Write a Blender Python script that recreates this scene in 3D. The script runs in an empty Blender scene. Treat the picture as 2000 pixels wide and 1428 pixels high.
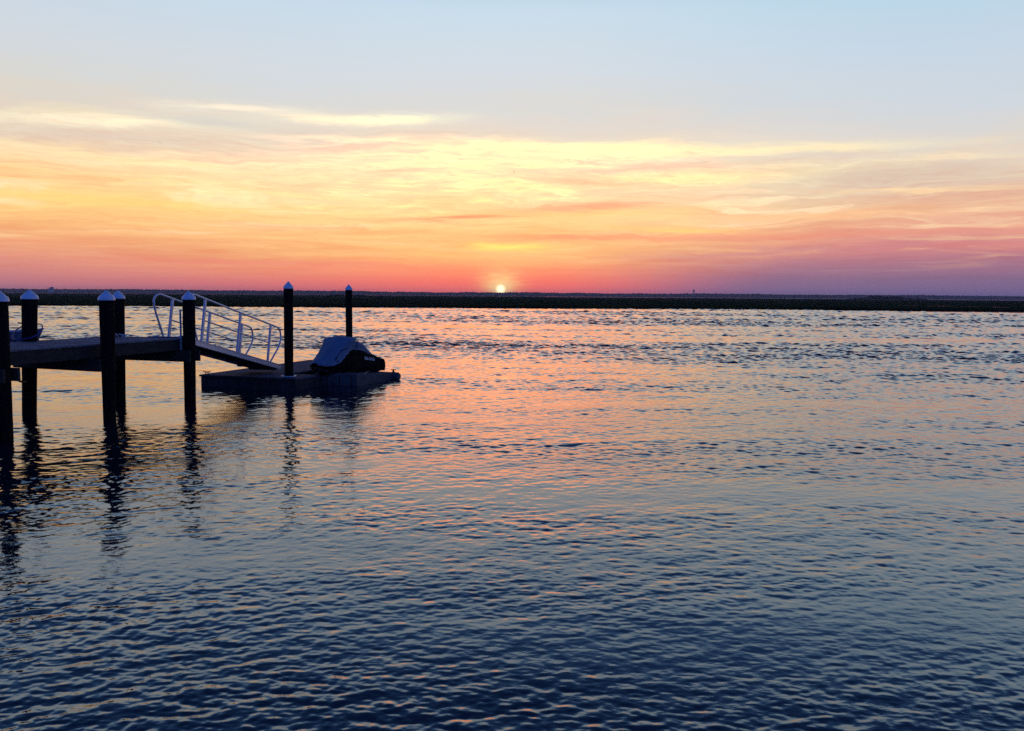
import bpy, math, random
import numpy as np
from math import sin, cos, pi, radians, atan2, sqrt, exp
from mathutils import Vector, Matrix

random.seed(7)
rng = np.random.default_rng(11)
S = bpy.context.scene
C = S.collection

# ------------------------------------------------------------------ camera
cam = bpy.data.cameras.new("camera")
cam.sensor_width = 36.0
cam.lens = 29.0
cam.clip_start = 0.1
cam.clip_end = 30000
co = bpy.data.objects.new("camera", cam)
C.objects.link(co)
PITCH, ROLL = radians(4.850), radians(0.401)
fw = Vector((0, cos(PITCH), -sin(PITCH))); up0 = Vector((0, sin(PITCH), cos(PITCH))); rt0 = Vector((1, 0, 0))
rt = cos(ROLL) * rt0 + sin(ROLL) * up0
up = -sin(ROLL) * rt0 + cos(ROLL) * up0
m = Matrix((rt, up, -fw)).transposed().to_4x4()
m.translation = Vector((0, 0, 2.8))
co.matrix_world = m
S.camera = co

# ------------------------------------------------------------------ render look
S.view_settings.view_transform = 'Standard'
S.view_settings.look = 'None'
S.view_settings.exposure = 0.0
S.view_settings.gamma = 1.0
S.render.engine = 'CYCLES'
S.cycles.max_bounces = 6
S.cycles.glossy_bounces = 4
S.cycles.diffuse_bounces = 3
S.cycles.volume_bounces = 1
S.cycles.transmission_bounces = 2
S.cycles.use_denoising = False
S.cycles.use_adaptive_sampling = False
S.cycles.sample_clamp_indirect = 4.0


def lin(c):
    r = []
    for v in c[:3]:
        v = v / 255.0
        r.append(v / 12.92 if v <= 0.04045 else ((v + 0.055) / 1.055) ** 2.4)
    return (r[0], r[1], r[2], 1.0)


SUN_AZ, SUN_EL = -0.82, 0.41          # degrees, azimuth measured from +Y towards +X

# ------------------------------------------------------------------ sky (world)
world = bpy.data.worlds.new("World")
S.world = world
world.use_nodes = True
nt = world.node_tree
nt.nodes.clear()
N, Lk = nt.nodes, nt.links


def plug(sock, v):
    if isinstance(v, bpy.types.NodeSocket):
        Lk.new(v, sock)
    else:
        sock.default_value = v


def mth(op, a, b=None, c=None, clamp=False):
    n = N.new("ShaderNodeMath"); n.operation = op; n.use_clamp = clamp
    plug(n.inputs[0], a)
    if b is not None: plug(n.inputs[1], b)
    if c is not None: plug(n.inputs[2], c)
    return n.outputs[0]


def vmth(op, a, b=None):
    n = N.new("ShaderNodeVectorMath"); n.operation = op
    plug(n.inputs[0], a)
    if b is not None: plug(n.inputs[1], b)
    return n.outputs["Value"] if op in ('DOT_PRODUCT', 'LENGTH') else n.outputs[0]


def mixc(f, a, b, mode='MIX'):
    n = N.new("ShaderNodeMix"); n.data_type = 'RGBA'; n.blend_type = mode
    n.clamp_factor = True
    plug(n.inputs[0], f); plug(n.inputs[6], a); plug(n.inputs[7], b)
    return n.outputs[2]


def smooth(v, a, b, lo=0.0, hi=1.0):
    n = N.new("ShaderNodeMapRange"); n.interpolation_type = 'SMOOTHSTEP'
    plug(n.inputs[0], v)
    n.inputs[1].default_value = a; n.inputs[2].default_value = b
    n.inputs[3].default_value = lo; n.inputs[4].default_value = hi
    return n.outputs[0]


def ramp(v, stops, lo, hi):
    n = N.new("ShaderNodeMapRange"); plug(n.inputs[0], v)
    n.inputs[1].default_value = lo; n.inputs[2].default_value = hi
    r = N.new("ShaderNodeValToRGB"); Lk.new(n.outputs[0], r.inputs[0])
    r.color_ramp.interpolation = 'B_SPLINE' if False else 'EASE'
    r.color_ramp.interpolation = 'LINEAR'
    e = r.color_ramp.elements
    for i, (p, c) in enumerate(stops):
        q = (p - lo) / (hi - lo)
        if i < 2:
            e[i].position = q; e[i].color = lin(c)
        else:
            x = e.new(q); x.color = lin(c)
    return r.outputs[0]


def comb(x, y, z):
    n = N.new("ShaderNodeCombineXYZ")
    plug(n.inputs[0], x); plug(n.inputs[1], y); plug(n.inputs[2], z)
    return n.outputs[0]


def noise(vec, scale, detail=3.0, rough=0.55, dist=0.0):
    n = N.new("ShaderNodeTexNoise"); n.noise_dimensions = '3D'
    Lk.new(vec, n.inputs["Vector"])
    n.inputs["Scale"].default_value = scale; n.inputs["Detail"].default_value = detail
    n.inputs["Roughness"].default_value = rough; n.inputs["Distortion"].default_value = dist
    return n.outputs[0]


tc = N.new("ShaderNodeTexCoord")
dirv = vmth('NORMALIZE', tc.outputs["Generated"])
sx = N.new("ShaderNodeSeparateXYZ"); Lk.new(dirv, sx.inputs[0])
el_raw = mth('MULTIPLY', mth('ARCSINE', sx.outputs[2]), 180 / pi)
el = mth('MAXIMUM', el_raw, 0.02)
az = mth('MULTIPLY', mth('ARCTAN2', sx.outputs[0], sx.outputs[1]), 180 / pi)

# slow warp of the elevation so that the bands are not ruled lines
wv = comb(mth('MULTIPLY', az, 0.055), mth('MULTIPLY', el, 0.30), 3.7)
w1 = mth('SUBTRACT', noise(wv, 1.0, 4, 0.6, 0.6), 0.5)
amp = mth('MULTIPLY', smooth(el, 0.5, 9.0, 0.35, 4.6), smooth(el, 12.0, 17.0, 1.0, 0.25))
elw = mth('ADD', el, mth('MULTIPLY', w1, amp))
tilt = mth('MULTIPLY', az, -0.006)
elw = mth('MAXIMUM', mth('ADD', elw, tilt), 0.0)

# colours of the afterglow against elevation (degrees) left of, at and right of the sun
LEFT = [(0, (178, 122, 140)), (0.9, (192, 130, 141)), (2.0, (222, 143, 134)), (3.2, (244, 162, 126)),
        (4.3, (250, 186, 124)), (5.4, (252, 214, 136)), (6.6, (252, 215, 148)), (8.0, (250, 224, 168)),
        (9.3, (238, 214, 184)), (10.6, (225, 210, 192)), (12.2, (218, 215, 208)), (14.5, (210, 216, 222)),
        (18.0, (198, 213, 228)), (23.0, (178, 204, 228))]
MID = [(0, (236, 106, 108)), (0.9, (246, 124, 112)), (1.8, (252, 158, 114)), (2.8, (253, 192, 124)),
       (4.2, (253, 206, 138)), (5.6, (253, 222, 156)), (7.0, (254, 232, 182)), (8.6, (253, 235, 196)),
       (9.8, (250, 228, 196)), (10.9, (232, 218, 202)), (12.4, (218, 218, 215)), (15.0, (211, 220, 228)),
       (18.5, (200, 221, 235)), (23.0, (178, 207, 232))]
RIGHT = [(0, (118, 104, 148)), (1.0, (134, 108, 144)), (2.0, (172, 120, 142)), (3.0, (216, 136, 136)),
         (4.2, (234, 162, 142)), (5.4, (238, 188, 156)), (6.6, (226, 198, 178)), (7.6, (230, 208, 184)),
         (8.4, (232, 214, 194)), (9.3, (220, 214, 208)), (11.0, (208, 215, 222)), (14.5, (198, 214, 229)),
         (17.5, (184, 214, 232)), (23.0, (160, 198, 228))]
cL = ramp(elw, LEFT, 0, 23); cM = ramp(elw, MID, 0, 23); cR = ramp(elw, RIGHT, 0, 23)
fL = mth('POWER', smooth(az, -40.0, -1.0), 0.8); fR = smooth(mth('MULTIPLY', az, smooth(el, 0.0, 5.0, 1.75, 1.0)), 0.0, 31.0)
sky = mixc(fR, mixc(fL, cL, cM), cR)

# placed banks of cirrus: (azimuth, elevation, half width, half height, slope, colour, strength)
CIRRUS = [
    (-24.6, 10.45, 6.6, 0.42, 0.075, (255, 246, 214), 0.95), (-18.5, 11.75, 3.6, 0.26, 0.03, (255, 244, 222), 0.75),
    (-14.0, 11.45, 2.2, 0.36, 0.00, (255, 243, 214), 0.7), (-9.2, 11.55, 4.6, 0.36, 0.05, (255, 246, 220), 0.9),
    (-11.5, 10.2, 8.5, 0.26, 0.02, (254, 238, 208), 0.7), (4.5, 9.85, 9.5, 0.42, -0.03, (254, 244, 200), 0.9),
    (-4.5, 8.7, 9.0, 0.85, 0.03, (254, 238, 196), 0.7), (17.0, 9.5, 9.0, 0.28, -0.02, (254, 240, 196), 0.8),
    (12.0, 7.8, 8.5, 0.5, 0.03, (254, 240, 180), 0.8), (27.5, 8.5, 4.5, 0.18, -0.05, (252, 232, 196), 0.8),
    (-27.0, 8.3, 8.0, 0.32, -0.05, (254, 236, 180), 0.7), (-25.0, 5.6, 9.0, 0.42, -0.01, (254, 224, 132), 0.7),
    (-14.0, 6.5, 8.0, 0.25, -0.07, (255, 236, 170), 0.55), (0.0, 3.35, 2.0, 0.26, 0.0, (255, 234, 124), 0.9),
    (11.0, 4.45, 4.6, 0.2, -0.05, (254, 214, 130), 0.8), (25.5, 6.65, 5.5, 0.12, -0.03, (254, 226, 176), 0.8),
    (5.0, 5.6, 7.5, 0.35, 0.03, (254, 214, 136), 0.6), (20.0, 5.2, 8.0, 0.25, 0.02, (250, 204, 150), 0.6),
    (-24.5, 9.45, 8.0, 0.5, 0.01, (229, 209, 190), 0.8), (-19.5, 10.85, 3.4, 0.3, 0.0, (216, 211, 202), 0.8),
    (25.0, 7.6, 7.0, 0.62, 0.02, (222, 198, 178), 0.85), (10.2, 8.6, 4.2, 0.22, 0.02, (240, 202, 172), 0.75),
    (6.0, 7.6, 4.0, 0.22, -0.06, (246, 200, 158), 0.6), (-3.4, 5.2, 4.2, 0.17, 0.04, (244, 158, 116), 0.85),
    (5.5, 6.1, 5.5, 0.28, 0.06, (247, 172, 132), 0.75), (-8.0, 8.2, 2.2, 0.22, 0.05, (248, 206, 164), 0.7),
    (20.0, 3.1, 10.0, 0.25, 0.045, (205, 134, 140), 0.7), (5.5, 3.95, 6.0, 0.2, 0.0, (250, 158, 118), 0.75),
    (17.0, 4.0, 8.0, 0.22, 0.02, (240, 150, 130), 0.6), (-12.0, 4.3, 8.0, 0.22, -0.02, (250, 176, 116), 0.5),
    (-16.0, 2.0, 12.0, 0.22, -0.01, (240, 138, 122), 0.5), (22.0, 8.9, 6.0, 0.25, -0.02, (226, 212, 196), 0.6),
]
ev = comb(mth('MULTIPLY', az, 0.16), mth('MULTIPLY', el, 1.15), 9.1)
e1 = mth('SUBTRACT', noise(ev, 1.0, 8, 0.68, 0.8), 0.5)
elc = mth('ADD', el, mth('MULTIPLY', e1, 1.25))
ev2 = comb(mth('MULTIPLY', az, 0.10), mth('MULTIPLY', el, 0.8), 21.3)
azc = mth('ADD', az, mth('MULTIPLY', mth('SUBTRACT', noise(ev2, 1.0, 4, 0.6, 0.5), 0.5), 7.0))
# finer streaks that shear out of the banks
fv = comb(mth('MULTIPLY', azc, 0.085), mth('MULTIPLY', elw, 1.35), 1.3)
f1 = noise(fv, 1.0, 6, 0.58, 0.45)
fv2 = comb(mth('MULTIPLY', azc, 0.16), mth('MULTIPLY', elw, 3.6), 5.9)
f2 = noise(fv2, 1.0, 4, 0.55, 0.35)
band = mth('MULTIPLY', smooth(el, 0.3, 2.2), smooth(mth('ADD', elw, mth('MULTIPLY', mth('MAXIMUM', az, 0.0), 0.075)), 9.8, 11.6, 1.0, 0.0))
bright = mth('MULTIPLY', smooth(f1, 0.52, 0.66), mth('MULTIPLY', band, 0.60))
dark = mth('MULTIPLY', smooth(f1, 0.49, 0.36), mth('MULTIPLY', band, 0.60))
cream = mixc(smooth(el, 1.5, 6.0), lin((255, 196, 128)), lin((255, 243, 200)))
sky = mixc(mth('MULTIPLY', bright, smooth(el, 0.8, 4.0)), sky, cream)
sky = mixc(dark, sky, mixc(1.0, sky, (0.95, 0.81, 0.81, 1), 'MULTIPLY'))
d2 = mth('MULTIPLY', smooth(f2, 0.46, 0.66), mth('MULTIPLY', band, 0.50))
sky = mixc(d2, sky, mixc(1.0, sky, (0.97, 0.86, 0.87, 1), 'MULTIPLY'))
b2 = mth('MULTIPLY', smooth(f2, 0.50, 0.34), mth('MULTIPLY', band, 0.50))
sky = mixc(b2, sky, mixc(1.0, sky, (1.08, 1.10, 1.04, 1), 'MULTIPLY'))

for (a0, e0, sa, se, sl, col, st) in CIRRUS:
    st = min(1.0, st * 1.12)
    da = mth('MULTIPLY', mth('SUBTRACT', azc, a0), 1.0 / sa)
    de = mth('MULTIPLY', mth('SUBTRACT', elc, mth('MULTIPLY_ADD', mth('SUBTRACT', az, a0), sl, e0)), 1.0 / se)
    q = mth('MULTIPLY_ADD', da, da, mth('MULTIPLY', de, de))
    g = mth('MULTIPLY', mth('EXPONENT', mth('MULTIPLY', q, -1.0)), st)
    sky = mixc(g, sky, lin(col))

# the finest wisps, over everything
fv3 = comb(mth('MULTIPLY', azc, 0.42), mth('MULTIPLY', elc, 6.5), 13.7)
f3 = noise(fv3, 1.0, 8, 0.66, 0.3)
wb = mth('MULTIPLY', smooth(f3, 0.50, 0.68), mth('MULTIPLY', band, 0.75))
sky = mixc(wb, sky, mixc(1.0, sky, (0.975, 0.87, 0.87, 1), 'MULTIPLY'))
wb2 = mth('MULTIPLY', smooth(f3, 0.48, 0.32), mth('MULTIPLY', band, 0.75))
sky = mixc(wb2, sky, mixc(1.0, sky, (1.03, 1.09, 1.10, 1), 'MULTIPLY'))

# glow about the sun: red haze bank, pale pillar, disc
ga = mth('SUBTRACT', az, SUN_AZ)
rg = mth('EXPONENT', mth('MULTIPLY', mth('ADD', mth('POWER', mth('MULTIPLY', ga, 1 / 9.0), 2.0),
                                         mth('POWER', mth('MULTIPLY', mth('SUBTRACT', el, 0.6), 1 / 1.15), 2.0)), -1.0))
sky = mixc(mth('MULTIPLY', rg, 0.42), sky, lin((255, 98, 92)))
pg = mth('EXPONENT', mth('MULTIPLY', mth('ADD', mth('POWER', mth('MULTIPLY', ga, 1 / 1.25), 2.0),
                                         mth('POWER', mth('MULTIPLY', mth('SUBTRACT', el, 1.0), 1 / 0.8), 2.0)), -1.0))
pn = smooth(noise(comb(mth('MULTIPLY', az, 0.9), mth('MULTIPLY', el, 6.0), 2.2), 1.0, 3, 0.6, 0.4), 0.3, 0.65, 0.35, 1.0)
sky = mixc(mth('MULTIPLY', mth('MULTIPLY', pg, pn), 0.85), sky, lin((255, 226, 150)))
a_, e_ = radians(SUN_AZ), radians(SUN_EL)
sunv = Vector((sin(a_) * cos(e_), cos(a_) * cos(e_), sin(e_)))
ang = mth('MULTIPLY', mth('ARCCOSINE', mth('MINIMUM', vmth('DOT_PRODUCT', dirv, tuple(sunv)), 0.9999999)), 180 / pi)
halo = mth('EXPONENT', mth('MULTIPLY', mth('POWER', mth('MULTIPLY', ang, 1 / 0.72), 2.0), -1.0))
rb = mth('EXPONENT', mth('MULTIPLY', mth('ADD', mth('POWER', mth('MULTIPLY', ga, 1 / 1.6), 2.0), mth('POWER', mth('MULTIPLY', el, 1 / 0.34), 2.0)), -1.0))
halo2 = mth('EXPONENT', mth('MULTIPLY', mth('POWER', mth('MULTIPLY', ang, 1 / 1.15), 2.0), -1.0))
sky = mixc(mth('MULTIPLY', halo2, 0.75), sky, (1.0, 0.46, 0.16, 1))
sky = mixc(mth('MULTIPLY', rb, 0.8), sky, (1.0, 0.10, 0.06, 1))
sky = mixc(mth('MULTIPLY', halo, 0.95), sky, (1.0, 0.80, 0.36, 1))
disc = smooth(ang, 0.08, 0.44, 1.0, 0.0)
sky = mixc(disc, sky, (2.4, 2.0, 1.2, 1))

# the afterglow is brighter than the picture can show wherever a channel is at its limit
spc = N.new("ShaderNodeSeparateColor"); Lk.new(sky, spc.inputs[0])
hk = mth('MULTIPLY_ADD', mth('EXPONENT', mth('MULTIPLY', mth('POWER', mth('MULTIPLY', ga, 1 / 12.5), 2.0), -1.0)), 1.55, 0.12)
hk = mth('MULTIPLY', hk, mth('MULTIPLY', smooth(el, 3.0, 6.0), smooth(el, 10.0, 14.0, 1.0, 0.0)))
cc = N.new("ShaderNodeCombineColor")
for i_ in range(3):
    ch = spc.outputs[i_]
    Lk.new(mth('MULTIPLY', ch, mth('MULTIPLY_ADD', smooth(ch, (0.86, 0.72, 0.95)[i_], (1.0, 1.0, 1.0)[i_]), mth('MULTIPLY', hk, (1.0, 0.36, 0.05)[i_]), 1.0)), cc.inputs[i_])
sky = cc.outputs[0]

# upper dome and the eastern half
UP = [(20, (172, 203, 232)), (22.0, (104, 150, 202)), (25.5, (58, 100, 158)), (33, (36, 70, 122)), (44, (25, 50, 98)), (60, (24, 52, 120)), (90, (24, 52, 128))]
upc = ramp(el, UP, 20, 90)
EAST = [(0, (60, 88, 166)), (8, (66, 98, 184)), (18, (56, 96, 190)), (35, (42, 82, 176)), (60, (30, 62, 144)), (90, (24, 52, 128))]
eac = ramp(el, EAST, 0, 90)
sky = mixc(smooth(el, 17.8, 22.0), sky, upc)
absaz = mth('ABSOLUTE', az)
sky = mixc(smooth(absaz, 48.0, 118.0), sky, eac)

bg = N.new("ShaderNodeBackground"); Lk.new(sky, bg.inputs[0]); bg.inputs[1].default_value = 1.0
# a faint physical sky under it, same sun direction
st_ = N.new("ShaderNodeTexSky"); st_.sky_type = 'NISHITA'; st_.sun_disc = False
st_.sun_elevation = radians(SUN_EL); st_.sun_rotation = radians(SUN_AZ)
bg2 = N.new("ShaderNodeBackground"); Lk.new(st_.outputs[0], bg2.inputs[0]); bg2.inputs[1].default_value = 0.012
ad = N.new("ShaderNodeAddShader"); Lk.new(bg.outputs[0], ad.inputs[0]); Lk.new(bg2.outputs[0], ad.inputs[1])
wo = N.new("ShaderNodeOutputWorld"); Lk.new(ad.outputs[0], wo.inputs[0])
world.cycles.sampling_method = 'MANUAL'
world.cycles.sample_map_resolution = 1024

# ------------------------------------------------------------------ sun lamp
sl = bpy.data.lights.new("sun", 'SUN')
sl.energy = 0.004
sl.angle = radians(2.5)
sl.color = (1.0, 0.42, 0.16)
so = bpy.data.objects.new("sun", sl); C.objects.link(so)
so.rotation_euler = (-sunv).to_track_quat('-Z', 'Y').to_euler()
so.location = (0, 0, 40)


# ------------------------------------------------------------------ helpers
def tag(o, label=None, cat=None, group=None, kind=None):
    if label: o["label"] = label
    if cat: o["category"] = cat
    if group: o["group"] = group
    if kind: o["kind"] = kind
    return o


def empty(name, loc, rz=0.0):
    o = bpy.data.objects.new(name, None); C.objects.link(o)
    o.location = loc; o.rotation_euler = (0, 0, rz); o.empty_display_size = 0.3
    return o


class MB:
    """collects shapes (world or local coordinates) and links them as one mesh"""
    def __init__(s): s.v = []; s.f = []; s.sm = []

    def add(s, vs, fs, smooth_=False):
        b = len(s.v); s.v += [tuple(p) for p in vs]
        for f in fs:
            s.f.append([b + i for i in f]); s.sm.append(smooth_)

    def prism(s, poly, z0, z1, bev=0.0):
        n = len(poly)
        if bev <= 0:
            vs = [(x, y, z0) for x, y in poly] + [(x, y, z1) for x, y in poly]
            fs = [list(range(n))[::-1], list(range(n, 2 * n))] + [[i, (i + 1) % n, n + (i + 1) % n, n + i] for i in range(n)]
            s.add(vs, fs); return
        cx = sum(p[0] for p in poly) / n; cy = sum(p[1] for p in poly) / n
        def ins(d):
            out = []
            for x, y in poly:
                l = sqrt((x - cx) ** 2 + (y - cy) ** 2) or 1
                out.append((x - (x - cx) / l * d * 1.4, y - (y - cy) / l * d * 1.4))
            return out
        rings = [(ins(bev), z0), (poly, z0 + bev), (poly, z1 - bev), (ins(bev * .3), z1 - bev * .3), (ins(bev), z1)]
        vs = [(x, y, z) for pl, z in rings for x, y in pl]
        fs = [list(range(n))[::-1], list(range(4 * n, 5 * n))]
        for k in range(4):
            for i in range(n):
                j = (i + 1) % n
                fs.append([k * n + i, k * n + j, (k + 1) * n + j, (k + 1) * n + i])
        s.add(vs, fs)

    def obox(s, c, ax, ay, az_, hx, hy, hz, bev=0.0):
        """oriented box, centre c, unit axes, half sizes"""
        c = Vector(c); ax = Vector(ax); ay = Vector(ay); az_ = Vector(az_)
        if bev <= 0:
            vs = [c + ax * (i * hx) + ay * (j * hy) + az_ * (k * hz) for k in (-1, 1) for j in (-1, 1) for i in (-1, 1)]
            s.add(vs, [[0, 2, 3, 1], [4, 5, 7, 6], [0, 1, 5, 4], [2, 6, 7, 3], [0, 4, 6, 2], [1, 3, 7, 5]]); return
        b = min(bev, hx * .45, hy * .45, hz * .45)
        vs = []
        prof = [(-hz, b), (-hz + b, 0), (hz - b, 0), (hz, b)]
        for z, d in prof:
            x, y = hx - d, hy - d
            for (px_, py_) in ((x - b, y), (x, y - b), (x, -y + b), (x - b, -y), (-x + b, -y), (-x, -y + b), (-x, y - b), (-x + b, y)):
                vs.append(c + ax * px_ + ay * py_ + az_ * z)
        fs = [list(range(8)), list(range(24, 32))[::-1]]
        for k in range(3):
            for i in range(8):
                j = (i + 1) % 8
                fs.append([k * 8 + i, k * 8 + 8 + i, k * 8 + 8 + j, k * 8 + j])
        s.add(vs, fs)

    def tube(s, pts, r, seg=10, caps=True):
        pts = [Vector(p) for p in pts]; n = len(pts)
        rs = r if isinstance(r, (list, tuple)) else [r] * n
        vs = []; up_ = None
        for i, p in enumerate(pts):
            t = (pts[min(i + 1, n - 1)] - pts[max(i - 1, 0)]).normalized()
            if up_ is None:
                up_ = Vector((0, 0, 1)) if abs(t.z) < 0.9 else Vector((1, 0, 0))
            a = up_ - t * up_.dot(t)
            a.normalize(); b = t.cross(a); up_ = a
            for k in range(seg):
                w = 2 * pi * k / seg
                vs.append(p + (a * cos(w) + b * sin(w)) * rs[i])
        fs = []
        for i in range(n - 1):
            for k in range(seg):
                l = (k + 1) % seg
                fs.append([i * seg + k, i * seg + l, (i + 1) * seg + l, (i + 1) * seg + k])
        s.add(vs, fs, True)
        if caps:
            s.add([vs[k] for k in range(seg)], [list(range(seg))[::-1]])
            s.add([vs[(n - 1) * seg + k] for k in range(seg)], [list(range(seg))])

    def lathe(s, prof, cx, cy, seg=28, lean=(0, 0), sm=True):
        vs = []
        for r, z in prof:
            for k in range(seg):
                w = 2 * pi * k / seg
                vs.append((cx + lean[0] * z + r * cos(w), cy + lean[1] * z + r * sin(w), z))
        fs = []
        for i in range(len(prof) - 1):
            for k in range(seg):
                l = (k + 1) % seg
                fs.append([i * seg + k, i * seg + l, (i + 1) * seg + l, (i + 1) * seg + k])
        s.add(vs, fs, sm)
        s.add(vs[:seg], [list(range(seg))[::-1]])
        s.add(vs[-seg:], [list(range(seg))])

    def build(s, name, mat, parent=None):
        me = bpy.data.meshes.new(name)
        if parent is not None:
            inv = parent_inv(parent)
            vs = [tuple(inv @ Vector(p)) for p in s.v]
        else:
            vs = s.v
        me.from_pydata(vs, [], s.f)
        me.polygons.foreach_set("use_smooth", s.sm)
        me.materials.append(mat); me.update()
        o = bpy.data.objects.new(name, me); C.objects.link(o)
        if parent is not None: o.parent = parent
        return o


def world_mat(o):
    m_ = Matrix.Translation(o.location) @ o.rotation_euler.to_matrix().to_4x4()
    return world_mat(o.parent) @ m_ if o.parent else m_


def parent_inv(o): return world_mat(o).inverted()


def np_mesh(name, co_, faces, mat, smooth_=True):
    me = bpy.data.meshes.new(name)
    nv, nf, k = len(co_), len(faces), faces.shape[1]
    me.vertices.add(nv); me.vertices.foreach_set("co", np.ascontiguousarray(co_, dtype=np.float32).ravel())
    me.loops.add(nf * k); me.loops.foreach_set("vertex_index", np.ascontiguousarray(faces, dtype=np.int32).ravel())
    me.polygons.add(nf); me.polygons.foreach_set("loop_start", np.arange(0, nf * k, k, dtype=np.int32))
    try:
        me.polygons.foreach_set("loop_total", np.full(nf, k, dtype=np.int32))
    except Exception:
        pass
    me.polygons.foreach_set("use_smooth", np.full(nf, smooth_))
    me.update(calc_edges=True)
    me.materials.append(mat)
    o = bpy.data.objects.new(name, me); C.objects.link(o)
    return o


def grid_faces(nr, ncol):
    i = np.arange(nr - 1)[:, None] * ncol + np.arange(ncol - 1)[None, :]
    return np.stack([i, i + 1, i + ncol + 1, i + ncol], -1).reshape(-1, 4)


# ------------------------------------------------------------------ materials
def mat(name, base, rough=0.6, metal=0.0, var=0.25, scale=6.0, stretch=(1, 1, 1), bump=0.15, bscale=30.0, spec=0.5, c2=None):
    m_ = bpy.data.materials.new(name); m_.use_nodes = True
    t = m_.node_tree; n = t.nodes; l = t.links
    b = n["Principled BSDF"]
    tc_ = n.new("ShaderNodeTexCoord"); mp = n.new("ShaderNodeMapping"); mp.inputs["Scale"].default_value = stretch
    l.new(tc_.outputs["Object"], mp.inputs[0])
    nz = n.new("ShaderNodeTexNoise"); nz.inputs["Scale"].default_value = scale; nz.inputs["Detail"].default_value = 6
    nz.inputs["Roughness"].default_value = 0.65
    l.new(mp.outputs[0], nz.inputs["Vector"])
    r = n.new("ShaderNodeValToRGB"); l.new(nz.outputs[0], r.inputs[0])
    r.color_ramp.elements[0].position = 0.32; r.color_ramp.elements[1].position = 0.70
    lo = [c * (1 - var) for c in base]; hi = [min(1, c * (1 + var)) for c in (c2 or base)]
    r.color_ramp.elements[0].color = (*lo, 1); r.color_ramp.elements[1].color = (*hi, 1)
    l.new(r.outputs[0], b.inputs["Base Color"])
    b.inputs["Roughness"].default_value = rough; b.inputs["Metallic"].default_value = metal
    b.inputs["Specular IOR Level"].default_value = spec
    if bump > 0:
        n2 = n.new("ShaderNodeTexNoise"); n2.inputs["Scale"].default_value = bscale; n2.inputs["Detail"].default_value = 4
        l.new(mp.outputs[0], n2.inputs["Vector"])
        bp = n.new("ShaderNodeBump"); bp.inputs["Strength"].default_value = bump; bp.inputs["Distance"].default_value = 0.02
        l.new(n2.outputs[0], bp.inputs["Height"]); l.new(bp.outputs[0], b.inputs["Normal"])
    return m_


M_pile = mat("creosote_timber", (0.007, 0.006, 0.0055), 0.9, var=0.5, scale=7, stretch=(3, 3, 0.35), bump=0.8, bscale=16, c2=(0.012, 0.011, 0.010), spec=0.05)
M_cap = mat("white_cap_plastic", (0.62, 0.72, 0.84), 0.45, var=0.12, scale=9, bump=0.05)
M_deck = mat("weathered_boards", (0.12, 0.13, 0.15), 0.9, var=0.45, scale=5, stretch=(1, 1, 4), bump=0.4, bscale=20, c2=(0.18, 0.19, 0.21), spec=0.1)
M_beam = mat("treated_timber", (0.048, 0.044, 0.038), 0.9, var=0.4, scale=4, stretch=(1, 1, 3), bump=0.5, bscale=14, spec=0.08)
M_alu = mat("dull_aluminium", (0.60, 0.64, 0.70), 0.45, metal=0.35, var=0.12, scale=8, bump=0.05)
M_black = mat("black_rubber", (0.015, 0.015, 0.016), 0.7, var=0.2, bump=0.1)
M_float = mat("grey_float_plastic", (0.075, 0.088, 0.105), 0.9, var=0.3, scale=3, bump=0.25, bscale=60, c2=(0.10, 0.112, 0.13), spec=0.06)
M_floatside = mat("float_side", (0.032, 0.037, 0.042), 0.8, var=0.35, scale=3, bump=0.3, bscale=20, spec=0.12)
M_port = mat("grey_port_plastic", (0.075, 0.084, 0.092), 0.75, var=0.35, scale=3, bump=0.3, bscale=20, spec=0.15)
M_coverp = mat("grey_cover_cloth", (0.15, 0.205, 0.28), 0.9, var=0.14, scale=5, bump=0.5, bscale=7, spec=0.2)
M_coverb = mat("black_cover_cloth", (0.0045, 0.0045, 0.006), 0.9, var=0.3, scale=5, bump=0.5, bscale=7, spec=0.05)
M_hull = mat("black_gelcoat", (0.006, 0.006, 0.007), 0.4, var=0.15, bump=0.0)
M_trim = mat("silver_trim", (0.5, 0.5, 0.52), 0.35, metal=0.5, var=0.1, bump=0.0)
M_letter = mat("grey_lettering", (0.50, 0.54, 0.60), 0.6, var=0.05, bump=0.0)
M_hose = mat("blue_hose", (0.02, 0.05, 0.22), 0.45, var=0.2, bump=0.0)
M_boat = mat("grey_boat_hull", (0.10, 0.13, 0.17), 0.45, var=0.2, scale=2, bump=0.1)
M_boatin = mat("pale_boat_rim", (0.42, 0.46, 0.52), 0.5, var=0.15, scale=3, bump=0.05)
M_rope = mat("faded_rope", (0.32, 0.32, 0.30), 0.9, var=0.3, scale=40, bump=0.3)
M_bird = mat("bird_feathers", (0.10, 0.08, 0.07), 0.8, var=0.3, bump=0.0)
M_steel = mat("tower_paint", (0.30, 0.30, 0.32), 0.6, var=0.1, bump=0.0, scale=.2)
M_build = mat("far_building_wall", (0.30, 0.30, 0.33), 0.8, var=0.1, bump=0.0, scale=.2)
M_glass = mat("far_window_glass", (0.05, 0.06, 0.08), 0.2, var=0.1, bump=0.0, scale=.2)
M_tree = mat("far_foliage", (0.020, 0.024, 0.014), 0.95, var=0.5, scale=0.06, bump=0.0, spec=0.0)
M_marsh = mat("marsh_grass_green", (0.020, 0.030, 0.007), 0.95, var=0.45, scale=0.05, stretch=(0.4, 1.6, 1), bump=0.0, c2=(0.030, 0.040, 0.011), spec=0.0)
M_mud = mat("marsh_mud", (0.008, 0.0075, 0.006), 0.9, var=0.3, scale=0.3, bump=0.0, spec=0.0)


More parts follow.
